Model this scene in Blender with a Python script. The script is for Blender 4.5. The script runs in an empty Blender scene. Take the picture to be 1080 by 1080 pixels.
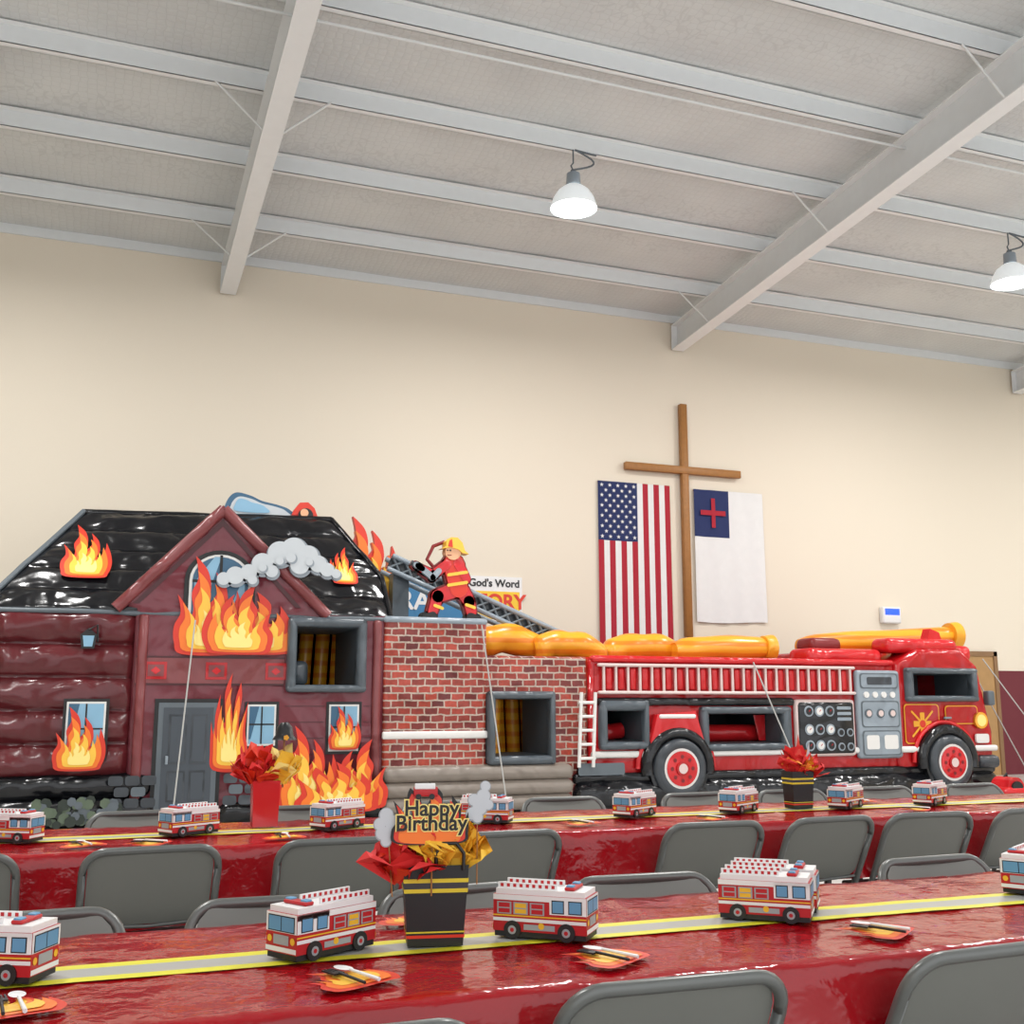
import bpy, bmesh, math, random
from mathutils import Vector, Matrix, noise
from mathutils.geometry import tessellate_polygon
random.seed(7)
scene=bpy.context.scene
COL=bpy.context.collection

# ------------------------------------------------------------------ materials
def lin(h):
    h=h.lstrip('#'); o=[]
    for i in (0,2,4):
        c=int(h[i:i+2],16)/255
        o.append(c/12.92 if c<=.04045 else ((c+.055)/1.055)**2.4)
    return (*o,1)
MATS={}
def M(name,hexc,rough=.5,metal=0,bump=0,bscale=8,var=0,emit=0,spec=.5,coat=0):
    if name in MATS: return MATS[name]
    m=bpy.data.materials.new(name); m.use_nodes=True; nt=m.node_tree; b=nt.nodes['Principled BSDF']
    c=lin(hexc); b.inputs['Base Color'].default_value=c
    b.inputs['Roughness'].default_value=rough; b.inputs['Metallic'].default_value=metal
    b.inputs['Specular IOR Level'].default_value=spec
    b.inputs['Coat Weight'].default_value=coat
    if emit:
        b.inputs['Emission Color'].default_value=c; b.inputs['Emission Strength'].default_value=emit
    tc=nt.nodes.new('ShaderNodeTexCoord')
    n=nt.nodes.new('ShaderNodeTexNoise'); n.inputs['Scale'].default_value=bscale; n.inputs['Detail'].default_value=4
    nt.links.new(tc.outputs['Object'],n.inputs['Vector'])
    if bump:
        bp=nt.nodes.new('ShaderNodeBump'); bp.inputs['Strength'].default_value=bump; bp.inputs['Distance'].default_value=.02
        nt.links.new(n.outputs['Fac'],bp.inputs['Height']); nt.links.new(bp.outputs['Normal'],b.inputs['Normal'])
        if name.startswith('vinyl'):
            n2=nt.nodes.new('ShaderNodeTexNoise'); n2.inputs['Scale'].default_value=1.6; n2.inputs['Detail'].default_value=2; n2.inputs['Distortion'].default_value=.6
            nt.links.new(tc.outputs['Object'],n2.inputs['Vector'])
            b2=nt.nodes.new('ShaderNodeBump'); b2.inputs['Strength'].default_value=.7; b2.inputs['Distance'].default_value=.22
            nt.links.new(n2.outputs['Fac'],b2.inputs['Height']); nt.links.new(b2.outputs['Normal'],bp.inputs['Normal'])
    v=var or .05
    mr=nt.nodes.new('ShaderNodeMapRange'); mr.inputs['To Min'].default_value=1-v; mr.inputs['To Max'].default_value=1+v*.6
    nt.links.new(n.outputs['Fac'],mr.inputs['Value'])
    mx=nt.nodes.new('ShaderNodeVectorMath'); mx.operation='SCALE'; mx.inputs[0].default_value=c[:3]
    nt.links.new(mr.outputs[0],mx.inputs['Scale']); nt.links.new(mx.outputs[0],b.inputs['Base Color'])
    MATS[name]=m; return m

WALL=M('wall_paint_cream','#e4dac9',.8,bump=.05,bscale=60,var=.03)
MAROON_W=M('wall_paint_maroon','#6b2430',.6)
FLOOR=M('floor_gym_tile','#c9c8c4',.3,var=.1,bscale=2)
STEEL=M('painted_steel','#eef0f1',.45,var=.04)
STEEL2=M('painted_steel_shaded','#e0e4e6',.45,var=.05)  # same white paint, shade of the upright faces put into the colour
ROD=M('bracing_rod','#dfe1e1',.5)
MAR=M('vinyl_maroon','#5e2025',.24,bump=.3,bscale=4,var=.14)
MAR2=M('vinyl_maroon_light','#73303a',.27,bump=.25,bscale=6,var=.1)
MAR3=M('vinyl_maroon_trim','#7f3d3f',.3,bump=.2)
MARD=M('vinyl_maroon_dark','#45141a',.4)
BLK=M('vinyl_black','#131418',.2,bump=.25,bscale=6)
DGR=M('vinyl_dark_grey','#3c4147',.35,bump=.15)
FRM=M('vinyl_frame_grey','#525a61',.3,bump=.15)
INT=M('vinyl_interior_grey','#4c545b',.5)  # plain grey for the inside faces of the openings
RED=M('vinyl_red','#b4141a',.22,bump=.35,bscale=5,var=.12)
RED2=M('vinyl_red_bright','#cc2026',.25,bump=.2)
REDD=M('vinyl_red_dark','#7c0f14',.4)
WHT=M('vinyl_white','#e3e1de',.45)
PNK=M('vinyl_rail_offwhite','#dcc6c2',.45)
SIL=M('vinyl_silver','#909ba5',.3,bump=.1)
SILD=M('vinyl_silver_dark','#5e676e',.4)
YEL=M('vinyl_yellow','#eda92a',.35,bump=.2)
ORG=M('flame_orange','#f37a24',.4)
FRD=M('flame_red','#d8351f',.4)
FYL=M('flame_yellow','#f9c444',.4)
FLY=M('flame_pale_yellow','#fbe488',.4)
GLS=M('window_print_blue','#87b4d0',.3,var=.2,bscale=3)
GLSD=M('window_print_deep_blue','#37617f',.3)
CREAM=M('vinyl_beige_tube','#877d74',.4,bump=.1)
CLOUD=M('smoke_print','#8f98a1',.5)
CLOUD2=M('smoke_print_light','#c3c9ce',.5)
DOORM=M('door_print','#434a52',.45)
BUSH=M('shrub_print','#5d6b58',.6)
BUSH2=M('shrub_print_dark','#2d362f',.6)
STRAP=M('strap_webbing','#b3b3b0',.6)
SKIN=M('skin_print','#e8b088',.5)
WOOD=M('cross_oak','#a4703a',.5,var=.25,bscale=14)
FRED=M('flag_red','#a81c30',.8); FWHT=M('flag_white','#e2e2e2',.8); FBLU=M('flag_navy','#1d2b5c',.8)
CHR=M('chair_metal_grey','#696b69',.32,metal=.3,var=.04)
CHRP=M('chair_panel_grey','#767772',.36,metal=.15,var=.04)
CHRF=M('chair_foot_rubber','#222222',.7)
PAPW=M('cardstock_white','#e8e8e8',.45); PAPR=M('cardstock_red','#b8161f',.4); PAPK=M('cardstock_black','#18181a',.5)
PAPB=M('cardstock_window_blue','#5f97bd',.4); PAPG=M('cardstock_grey','#9da2a6',.5); PAPY=M('cardstock_yellow','#eab62b',.45)
TISR=M('tissue_red','#d82a2a',.7); TISY=M('tissue_yellow','#f3c13a',.7); TISO=M('tissue_orange','#ef8d35',.7)
BAGK=M('bag_black','#17181a',.35); HIV=M('hi_vis_yellow','#d8c22e',.4); HIS=M('reflective_silver','#b6b9b4',.3,metal=.2)
TAPS=M('runner_silver','#aeb1ae',.3); TAPY=M('runner_yellow','#e2dc34',.4)

def insul():
    m=bpy.data.materials.new('roof_insulation_vinyl'); m.use_nodes=True; nt=m.node_tree; b=nt.nodes['Principled BSDF']
    tc=nt.nodes.new('ShaderNodeTexCoord'); vo=nt.nodes.new('ShaderNodeTexVoronoi'); vo.inputs['Scale'].default_value=11; vo.inputs['Randomness'].default_value=.35
    vo.feature='DISTANCE_TO_EDGE'
    nt.links.new(tc.outputs['Object'],vo.inputs['Vector'])
    n=nt.nodes.new('ShaderNodeTexNoise'); n.inputs['Scale'].default_value=.9; n.inputs['Detail'].default_value=4
    nt.links.new(tc.outputs['Object'],n.inputs['Vector'])
    r=nt.nodes.new('ShaderNodeValToRGB'); r.color_ramp.elements[0].position=.25; r.color_ramp.elements[0].color=lin('#cdd0d1')
    r.color_ramp.elements[1].position=.65; r.color_ramp.elements[1].color=lin('#dadddd')
    nt.links.new(n.outputs['Fac'],r.inputs['Fac'])
    r2=nt.nodes.new('ShaderNodeMapRange'); r2.inputs['From Max'].default_value=.06; r2.inputs['To Min'].default_value=.88
    nt.links.new(vo.outputs['Distance'],r2.inputs['Value'])
    mx=nt.nodes.new('ShaderNodeVectorMath'); mx.operation='SCALE'
    nt.links.new(r.outputs[0],mx.inputs[0]); nt.links.new(r2.outputs[0],mx.inputs['Scale']); nt.links.new(mx.outputs[0],b.inputs['Base Color'])
    bp=nt.nodes.new('ShaderNodeBump'); bp.inputs['Strength'].default_value=.4; bp.inputs['Distance'].default_value=.03
    nt.links.new(vo.outputs['Distance'],bp.inputs['Height']); nt.links.new(bp.outputs[0],b.inputs['Normal'])
    b.inputs['Roughness'].default_value=.5
    return m
INSUL=insul()
def brick():
    m=bpy.data.materials.new('brick_print_vinyl'); m.use_nodes=True; nt=m.node_tree; b=nt.nodes['Principled BSDF']
    tc=nt.nodes.new('ShaderNodeTexCoord'); sp=nt.nodes.new('ShaderNodeSeparateXYZ'); cb=nt.nodes.new('ShaderNodeCombineXYZ')
    ad=nt.nodes.new('ShaderNodeMath'); ad.operation='ADD'
    nt.links.new(tc.outputs['Object'],sp.inputs[0]); nt.links.new(sp.outputs[0],ad.inputs[0]); nt.links.new(sp.outputs[1],ad.inputs[1])
    nt.links.new(ad.outputs[0],cb.inputs[0]); nt.links.new(sp.outputs[2],cb.inputs[1])
    n=nt.nodes.new('ShaderNodeTexNoise'); n.inputs['Scale'].default_value=9
    nt.links.new(tc.outputs['Object'],n.inputs['Vector'])
    mm=nt.nodes.new('ShaderNodeVectorMath'); mm.operation='SCALE'; mm.inputs['Scale'].default_value=.03
    nt.links.new(n.outputs['Color'],mm.inputs[0])
    a2=nt.nodes.new('ShaderNodeVectorMath'); nt.links.new(cb.outputs[0],a2.inputs[0]); nt.links.new(mm.outputs[0],a2.inputs[1])
    br=nt.nodes.new('ShaderNodeTexBrick'); br.inputs['Scale'].default_value=1
    br.inputs['Brick Width'].default_value=.155; br.inputs['Row Height'].default_value=.08; br.inputs['Mortar Size'].default_value=.009
    br.inputs['Color1'].default_value=lin('#b0412e'); br.inputs['Color2'].default_value=lin('#5a181b'); br.inputs['Mortar'].default_value=lin('#b9a597')
    br.inputs['Bias'].default_value=-.05
    nt.links.new(a2.outputs[0],br.inputs['Vector'])
    n2=nt.nodes.new('ShaderNodeTexNoise'); n2.inputs['Scale'].default_value=22; nt.links.new(tc.outputs['Object'],n2.inputs['Vector'])
    mr=nt.nodes.new('ShaderNodeMapRange'); mr.inputs['To Min'].default_value=.5; mr.inputs['To Max'].default_value=1.35; nt.links.new(n2.outputs['Fac'],mr.inputs['Value'])
    sc=nt.nodes.new('ShaderNodeVectorMath'); sc.operation='SCALE'; nt.links.new(br.outputs['Color'],sc.inputs[0]); nt.links.new(mr.outputs[0],sc.inputs['Scale'])
    nt.links.new(sc.outputs[0],b.inputs['Base Color'])
    n3=nt.nodes.new('ShaderNodeTexNoise'); n3.inputs['Scale'].default_value=2; nt.links.new(tc.outputs['Object'],n3.inputs['Vector'])
    bp=nt.nodes.new('ShaderNodeBump'); bp.inputs['Strength'].default_value=.7; bp.inputs['Distance'].default_value=.15; nt.links.new(n3.outputs['Fac'],bp.inputs['Height']); nt.links.new(bp.outputs[0],b.inputs['Normal'])
    b.inputs['Roughness'].default_value=.32
    return m
BRICK=brick()
def hose_mat():
    m=bpy.data.materials.new('vinyl_hose'); m.use_nodes=True; nt=m.node_tree; b=nt.nodes['Principled BSDF']
    tc=nt.nodes.new('ShaderNodeTexCoord'); w=nt.nodes.new('ShaderNodeTexWave'); w.bands_direction='Z'; w.inputs['Scale'].default_value=2.2; w.inputs['Distortion'].default_value=1.2; w.inputs['Detail Scale'].default_value=.6
    nt.links.new(tc.outputs['Object'],w.inputs['Vector'])
    r=nt.nodes.new('ShaderNodeValToRGB'); r.color_ramp.elements[0].color=lin('#e4861f'); r.color_ramp.elements[1].color=lin('#f0ab2c')
    r.color_ramp.elements[0].position=.2; r.color_ramp.elements[1].position=.5
    nt.links.new(w.outputs['Fac'],r.inputs[0]); nt.links.new(r.outputs[0],b.inputs['Base Color']); b.inputs['Roughness'].default_value=.28
    return m
HOSE=hose_mat()
def cloth_mat():
    m=bpy.data.materials.new('plastic_tablecloth_red'); m.use_nodes=True; nt=m.node_tree; b=nt.nodes['Principled BSDF']
    b.inputs['Base Color'].default_value=lin('#9c0a16'); b.inputs['Roughness'].default_value=.13
    tc=nt.nodes.new('ShaderNodeTexCoord'); n=nt.nodes.new('ShaderNodeTexNoise'); n.inputs['Scale'].default_value=14; n.inputs['Detail'].default_value=3; n.inputs['Distortion'].default_value=.3
    n2=nt.nodes.new('ShaderNodeTexNoise'); n2.noise_type='RIDGED_MULTIFRACTAL'; n2.inputs['Scale'].default_value=4.5; n2.inputs['Detail'].default_value=3
    nt.links.new(tc.outputs['Object'],n.inputs['Vector']); nt.links.new(tc.outputs['Object'],n2.inputs['Vector'])
    bp=nt.nodes.new('ShaderNodeBump'); bp.inputs['Strength'].default_value=.5; bp.inputs['Distance'].default_value=.012
    bp2=nt.nodes.new('ShaderNodeBump'); bp2.inputs['Strength'].default_value=.45; bp2.inputs['Distance'].default_value=.012
    nt.links.new(n.outputs['Fac'],bp.inputs['Height']); nt.links.new(n2.outputs['Fac'],bp2.inputs['Height']); nt.links.new(bp2.outputs[0],bp.inputs['Normal'])
    nt.links.new(bp.outputs[0],b.inputs['Normal'])
    return m
CLOTH=cloth_mat()

# ------------------------------------------------------------------ geometry helpers
def empty(name,loc=(0,0,0)):
    o=bpy.data.objects.new(name,None); o.empty_display_size=.2; o.location=loc; COL.objects.link(o); return o
class B:
    def __init__(s): s.v=[];s.f=[];s.m=[];s.s=[];s.mats=[];s.xf=Matrix.Identity(4)
    def add(s,vs,fs,mat,smooth=False):
        if mat not in s.mats: s.mats.append(mat)
        k=s.mats.index(mat); n=len(s.v)
        s.v+= [tuple(s.xf@Vector(p)) for p in vs]
        for f in fs: s.f.append([i+n for i in f]); s.m.append(k); s.s.append(smooth)
    def box(s,a,b,mat):
        x0,y0,z0=a;x1,y1,z1=b
        s.add([(x0,y0,z0),(x1,y0,z0),(x1,y1,z0),(x0,y1,z0),(x0,y0,z1),(x1,y0,z1),(x1,y1,z1),(x0,y1,z1)],
              [(0,3,2,1),(4,5,6,7),(0,1,5,4),(1,2,6,5),(2,3,7,6),(3,0,4,7)],mat)
    def rbox(s,a,b,r,mat,seg=3):
        bm=bmesh.new(); bmesh.ops.create_cube(bm,size=1)
        for v in bm.verts: v.co=Vector([(a[i]+b[i])/2+v.co[i]*(b[i]-a[i]) for i in range(3)])
        r=min(r,*(abs(b[i]-a[i])*.49 for i in range(3)))
        bmesh.ops.bevel(bm,geom=bm.edges[:]+bm.verts[:],offset=r,segments=seg,profile=.5,affect='EDGES')
        bm.verts.index_update()
        s.add([v.co[:] for v in bm.verts],[[v.index for v in f.verts] for f in bm.faces],mat,True); bm.free()
    def tube(s,pts,r,mat,n=8,closed=False,caps=True,sy=1.0):
        pts=[Vector(p) for p in pts]; N=len(pts); rs=r if isinstance(r,(list,tuple)) else [r]*N
        vs=[];fs=[];up=None
        for i,p in enumerate(pts):
            a=pts[(i-1)%N] if (closed or i>0) else p; c=pts[(i+1)%N] if (closed or i<N-1) else p
            t=(c-a).normalized()
            if up is None: up=Vector((0,0,1)) if abs(t.z)<.9 else Vector((0,1,0))
            u=(up-t*up.dot(t)).normalized(); w=t.cross(u); up=u
            for k in range(n):
                an=2*math.pi*k/n; vs.append(p+u*math.cos(an)*rs[i]+w*math.sin(an)*rs[i]*sy)
        for i in range(N if closed else N-1):
            j=(i+1)%N
            for k in range(n): l=(k+1)%n; fs.append((i*n+k,i*n+l,j*n+l,j*n+k))
        s.add(vs,fs,mat,True)
        if caps and not closed:
            s.add(vs[:n],[list(range(n))[::-1]],mat); s.add(vs[-n:],[list(range(n))],mat)
    def cyl(s,p0,p1,r0,r1,mat,n=20,caps=True): s.tube([p0,p1],[r0,r1],mat,n=n,caps=caps)
    def poly(s,loops,mat,fn):
        if isinstance(loops[0][0],(int,float)): loops=[loops]
        L=[[Vector((p[0],p[1],0)) for p in l] for l in loops]
        tr=tessellate_polygon(L); flat=[p for l in L for p in l]
        s.add([fn(p.x,p.y) for p in flat],[t for t in tr],mat)
    def extr(s,loops,y0,y1,mat,side=None):
        if isinstance(loops[0][0],(int,float)): loops=[loops]
        s.poly(loops,mat,lambda x,z:(x,y0,z)); s.poly(loops,mat,lambda x,z:(x,y1,z))
        for l in loops:
            n=len(l); s.add([(p[0],y0,p[1]) for p in l]+[(p[0],y1,p[1]) for p in l],[(i,(i+1)%n,(i+1)%n+n,i+n) for i in range(n)],side or mat)
    def obj(s,name,parent=None,loc=None):
        me=bpy.data.meshes.new(name); me.from_pydata(s.v,[],s.f)
        for m in s.mats: me.materials.append(m)
        me.polygons.foreach_set('material_index',s.m); me.polygons.foreach_set('use_smooth',s.s)
        bm=bmesh.new(); bm.from_mesh(me); bmesh.ops.recalc_face_normals(bm,faces=bm.faces[:]); bm.to_mesh(me); bm.free()
        me.update(); o=bpy.data.objects.new(name,me); COL.objects.link(o)
        if parent: o.parent=parent
        if loc: o.location=loc
        return o
def curve_body(name,loops,yf,depth,bev,mat,parent,res=4):
    cu=bpy.data.curves.new(name,'CURVE'); cu.dimensions='2D'; cu.fill_mode='BOTH'
    cu.extrude=depth/2-bev; cu.bevel_depth=bev; cu.bevel_resolution=res; cu.offset=-bev
    for l in loops:
        sp=cu.splines.new('POLY'); sp.points.add(len(l)-1); sp.use_cyclic_u=True
        for i,p in enumerate(l): sp.points[i].co=(p[0],p[1],0,1)
    o=bpy.data.objects.new(name+'_c',cu); COL.objects.link(o)
    dg=bpy.context.evaluated_depsgraph_get(); me=bpy.data.meshes.new_from_object(o.evaluated_get(dg))
    bpy.data.objects.remove(o); me.transform(Matrix.Translation((0,yf+depth/2,0))@Matrix.Rotation(math.pi/2,4,'X'))
    me.materials.clear(); me.materials.append(mat); me.name=name
    ob=bpy.data.objects.new(name,me); COL.objects.link(ob); ob.parent=parent
    return ob
def text(body,size,loc,mat,name,parent,rot=(math.pi/2,0,0),ext=.002,align='CENTER',off=0.0,sx=1):
    cu=bpy.data.curves.new(name,'FONT'); cu.body=body; cu.size=size; cu.extrude=ext; cu.align_x=align; cu.offset=off
    o=bpy.data.objects.new(name+'_c',cu); COL.objects.link(o)
    dg=bpy.context.evaluated_depsgraph_get(); me=bpy.data.meshes.new_from_object(o.evaluated_get(dg)); bpy.data.objects.remove(o)
    me.materials.clear(); me.materials.append(mat)
    ob=bpy.data.objects.new(name,me); COL.objects.link(ob); ob.location=loc; ob.rotation_euler=rot; ob.scale=(sx,1,1)
    if parent: ob.parent=parent
    return ob
def rect(x0,z0,x1,z1): return [(x0,z0),(x1,z0),(x1,z1),(x0,z1)]
def circ(cx,cz,r,n=28,sx=1): return [(cx+sx*r*math.cos(2*math.pi*i/n),cz+r*math.sin(2*math.pi*i/n)) for i in range(n)]
def rrect(x0,z0,x1,z1,r,n=5):
    o=[]
    for cx,cz,a in ((x1-r,z1-r,0),(x0+r,z1-r,90),(x0+r,z0+r,180),(x1-r,z0+r,270)):
        for i in range(n+1): t=math.radians(a+90*i/n); o.append((cx+r*math.cos(t),cz+r*math.sin(t)))
    return o
def spline(cps,steps=5):
    n=len(cps);out=[]
    def tan(i):
        if len(cps[i])>2: return (0,0)
        a=cps[i-1];b=cps[(i+1)%n]; return ((b[0]-a[0])/2,(b[1]-a[1])/2)
    for i in range(n):
        p=cps[i];q=cps[(i+1)%n];t0=tan(i);t1=tan((i+1)%n)
        for k in range(steps):
            t=k/steps;h1=2*t**3-3*t*t+1;h2=t**3-2*t*t+t;h3=-2*t**3+3*t*t;h4=t**3-t*t
            out.append((h1*p[0]+h2*t0[0]+h3*q[0]+h4*t1[0],h1*p[1]+h2*t0[1]+h3*q[1]+h4*t1[1]))
    return out
FA=[(.14,0),(.03,.12),(.02,.28),(.10,.42),(.05,.60,1),(.17,.48),(.22,.34),(.27,.45),(.24,.62),(.32,.78),(.27,1.0,1),(.44,.86),(.50,.68),(.46,.52),(.54,.56),(.60,.68),(.56,.84,1),(.70,.70),(.74,.52),(.70,.38),(.78,.40),(.84,.50),(.86,.66,1),(.95,.46),(.98,.26),(.92,.08),(.80,0)]
FB=[(.1,0),(0,.2),(.08,.4),(.02,.7,1),(.16,.5),(.2,.3),(.26,.5),(.2,.75),(.24,.9,1),(.38,.7),(.38,.45),(.46,.62),(.52,.8),(.48,1.0,1),(.66,.8),(.64,.5),(.72,.52),(.78,.64),(.78,.78,1),(.9,.56),(.9,.36),(.96,.4),(1,.5,1),(1.0,.2),(.9,0)]
def flame(b,x0,z0,x1,z1,fn,tpl=FA,mir=False):
    for k,(mat,s,sz) in enumerate(((FRD,1,1),(ORG,.84,.82),(FYL,.64,.62),(FLY,.42,.36))):
        pts=[]
        for p in spline(tpl):
            u=.5+(p[0]-.5)*s; w=p[1]*sz+.03*k
            if mir: u=1-u
            pts.append((x0+(x1-x0)*u,z0+(z1-z0)*w))
        b.poly(pts,mat,lambda x,z,k=k:fn(x,z,k))
def stroke(p0,p1,w0,w1,n=6):
    p0=Vector(p0);p1=Vector(p1);a=math.atan2(p1.y-p0.y,p1.x-p0.x);o=[]
    for i in range(n+1): t=a+math.pi/2+math.pi*i/n; o.append((p0.x+w0*math.cos(t),p0.y+w0*math.sin(t)))
    for i in range(n+1): t=a-math.pi/2+math.pi*i/n; o.append((p1.x+w1*math.cos(t),p1.y+w1*math.sin(t)))
    return o
def ring_frame(b,O,H,y,mat,d=.12):
    x0,z0,x1,z1=O;a,c,e,f=H
    b.rbox((x0,y-d,z0),(x1,y+.1,c),.06,mat); b.rbox((x0,y-d,f),(x1,y+.1,z1),.06,mat)
    b.rbox((x0,y-d,z0),(a,y+.1,z1),.06,mat); b.rbox((e,y-d,z0),(x1,y+.1,z1),.06,mat)
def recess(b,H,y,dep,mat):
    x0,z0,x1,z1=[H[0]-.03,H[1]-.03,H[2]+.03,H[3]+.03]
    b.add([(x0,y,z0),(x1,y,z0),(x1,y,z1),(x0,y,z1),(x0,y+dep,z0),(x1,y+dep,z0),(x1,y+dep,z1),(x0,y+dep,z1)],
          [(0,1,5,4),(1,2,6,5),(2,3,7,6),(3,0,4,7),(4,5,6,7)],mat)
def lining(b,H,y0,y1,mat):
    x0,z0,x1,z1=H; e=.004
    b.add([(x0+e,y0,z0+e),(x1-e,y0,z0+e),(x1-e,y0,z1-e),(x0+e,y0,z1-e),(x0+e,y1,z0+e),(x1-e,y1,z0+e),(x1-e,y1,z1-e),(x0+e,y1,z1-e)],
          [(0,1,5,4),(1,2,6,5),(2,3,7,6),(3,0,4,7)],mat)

# ------------------------------------------------------------------ ROOM
YW=15.2; ZW=7.57; SL=1/12.0; XL,XR=-9.5,23.0; YB=-5.0
def roofz(y): return ZW+SL*(YW-y)
b=B(); b.box((XL,YB,-.1),(XR,YW,0),FLOOR); b.obj('floor')
b=B(); b.box((XL,YW,0),(XR,YW+.15,1.79),MAROON_W); b.box((XL,YW,1.79),(XR,YW+.15,ZW+.05),WALL); b.obj('wall_back')
b=B(); b.box((XL-.15,YB,0),(XL,YW+.15,9.3),WALL); b.obj('wall_left')
b=B(); b.box((XR,YB,0),(XR+.15,YW+.15,9.3),WALL); b.obj('wall_right')
b=B()
nx=120; ys=[YW-i*1.5/6 for i in range(int((YW-YB)/.25)+1)]
vs=[];fs=[]
for j,y in enumerate(ys):
    ph=((y-14.0)/1.5)%1.0; sag=-.05*math.sin(math.pi*ph)
    for i in range(nx+1):
        x=XL+(XR-XL)*i/nx; vs.append((x,y,roofz(y)+sag+.015*noise.noise(Vector((x*1.5,y*1.5,0)))))
for j in range(len(ys)-1):
    for i in range(nx): a=j*(nx+1)+i; fs.append((a,a+1,a+nx+2,a+nx+1))
b.add(vs,fs,INSUL,True); b.obj('ceiling')
b=B(); PY=[14.0-1.5*i for i in range(13)]
for y in PY:
    zt=roofz(y)-.02; zb=zt-.2
    b.box((XL,y-.004,zb),(XR,y+.004,zt),STEEL2)
    b.box((XL,y-.004,zb),(XR,y+.08,zb+.006),STEEL)
    b.box((XL,y-.08,zt-.006),(XR,y+.004,zt),STEEL)
    b.box((XL,y+.074,zb),(XR,y+.08,zb+.025),STEEL)
b.box((XL,YW-.03,ZW-.16),(XR,YW,ZW+.02),STEEL2)
# conduit and cable clipped to the purlins
b.tube([(-2,9.6,7.72),(22.9,9.6,7.72)],.018,ROD,n=6)
b.tube([(-1.35,11.6,7.85),(-1.35,11.6,6.72)],.014,ROD,n=6)
b.tube([(-.6,8.3,8.0),(-.2,8.1,7.55),(.45,8.3,7.62),(.5,9.5,7.8)],.008,M('black_cable','#222222'),n=6)
b.obj('roof_purlins')
for rx in (-5.8,1.4,8.6,15.8):
    b=B(); ye,ys_=15.15,-4.9
    def zt(y): return roofz(y)-.22
    def zbm(y): return zt(y)-.42-.012*(ye-y)
    bw=.11
    for (h0,h1,w,t) in ((zt,lambda y:zt(y)-.015,bw,STEEL),(lambda y:zbm(y)+.015,zbm,bw,STEEL),(lambda y:zt(y)-.015,lambda y:zbm(y)+.015,.006,STEEL2)):
        v=[]
        for y in (ye,ys_):
            v+=[(rx-w,y,h1(y)),(rx+w,y,h1(y)),(rx+w,y,h0(y)),(rx-w,y,h0(y))]
        b.add(v,[(0,1,2,3),(7,6,5,4),(0,4,5,1),(1,5,6,2),(2,6,7,3),(3,7,4,0)],t)
    b.box((rx-bw,ye-.015,zbm(ye)),(rx+bw,ye,zt(ye)),STEEL)
    for y in PY[::2]:
        for s in (-1,1):
            b.tube([(rx+s*.1,y,zbm(y)+.02),(rx+s*.62,y,roofz(y)-.2)],.014,ROD,n=6)
    b.obj('roof_rafter')

LAMP=205
def lamp(x,y):
    e=empty('high_bay_lamp',(x,y,0)); b=B(); z=7.02
    zp=roofz(y)-.21
    prof=[(.275,z-.06),(.268,z-.02),(.24,z+.07),(.19,z+.15),(.13,z+.2),(.1,z+.22)]
    n=28;vs=[];fs=[]
    for r,zz in prof:
        for k in range(n): vs.append((r*math.cos(2*math.pi*k/n),r*math.sin(2*math.pi*k/n),zz))
    for i in range(len(prof)-1):
        for k in range(n): fs.append((i*n+k,i*n+(k+1)%n,(i+1)*n+(k+1)%n,(i+1)*n+k))
    rm=M('lamp_reflector','#dfe4e6',.35,emit=.45); rm.cycles.emission_sampling='NONE'
    b.add(vs,fs,rm,True)
    b.cyl((0,0,z+.22),(0,0,z+.38),.09,.08,SIL,n=20); b.cyl((0,0,z+.38),(0,0,z+.43),.05,.03,SILD)
    b.tube([(0,0,z+.42),(-.03,0,z+.48),(0,0,z+.52),(0,0,zp)],.01,SILD,n=6)
    pts=[]
    for i in range(10): t=i/9; pts.append((.02+.25*math.sin(t*3.1),0,z+.44+(zp-z-.44)*t))
    b.tube(pts,.012,SILD,n=6); b.tube([(.02,0,zp),(.3,0,zp-.02)],.014,SILD,n=6)
    b.obj('housing',e)
    lm=M('lamp_lens','#fffdf6',.4,emit=6); lm.cycles.emission_sampling='NONE'
    b=B(); b.poly(circ(0,0,.262),lm,lambda x,yy:(x,yy,z-.055)); b.obj('lens',e)
    l=bpy.data.lights.new('lamp_glow','AREA'); l.shape='DISK'; l.size=.5; l.energy=LAMP; l.color=(1,.985,.96)
    o=bpy.data.objects.new('lamp_glow',l); COL.objects.link(o); o.parent=e; o.location=(0,0,z-.08)
for x in (-1.7,4.91,11.54,18.1):
    for y in (11.0,5.0): lamp(x,y)
w=bpy.data.worlds.new('World'); scene.world=w; w.use_nodes=True
w.node_tree.nodes['Background'].inputs[0].default_value=(.97,.985,1,1); w.node_tree.nodes['Background'].inputs[1].default_value=1.62

b=B(); fr=M('door_frame_wood','#8a6a4a',.5); yd=YW-.022
b.box((13.8,YW-.07,0),(13.88,yd,2.12),fr); b.box((14.75,YW-.07,0),(14.83,yd,2.12),fr); b.box((13.8,YW-.07,2.04),(14.83,yd,2.12),fr)
b.box((13.88,YW-.05,0.0),(14.75,yd,2.04),M('door_wood','#b08a5a',.5,var=.2,bscale=6)); b.rbox((13.95,YW-.11,.95),(13.99,YW-.05,1.02),.01,SIL); b.obj('door_1')
bl=M('blue_led','#2040ff',.3,emit=2.5); bl.cycles.emission_sampling='NONE'
e=empty('wall_mounted_light_unit'); b=B(); b.rbox((12.38,YW-.12,2.56),(12.76,YW,2.84),.03,PAPW); b.rbox((12.42,YW-.13,2.7),(12.72,YW-.11,2.81),.01,bl); b.obj('casing',e)

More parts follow.
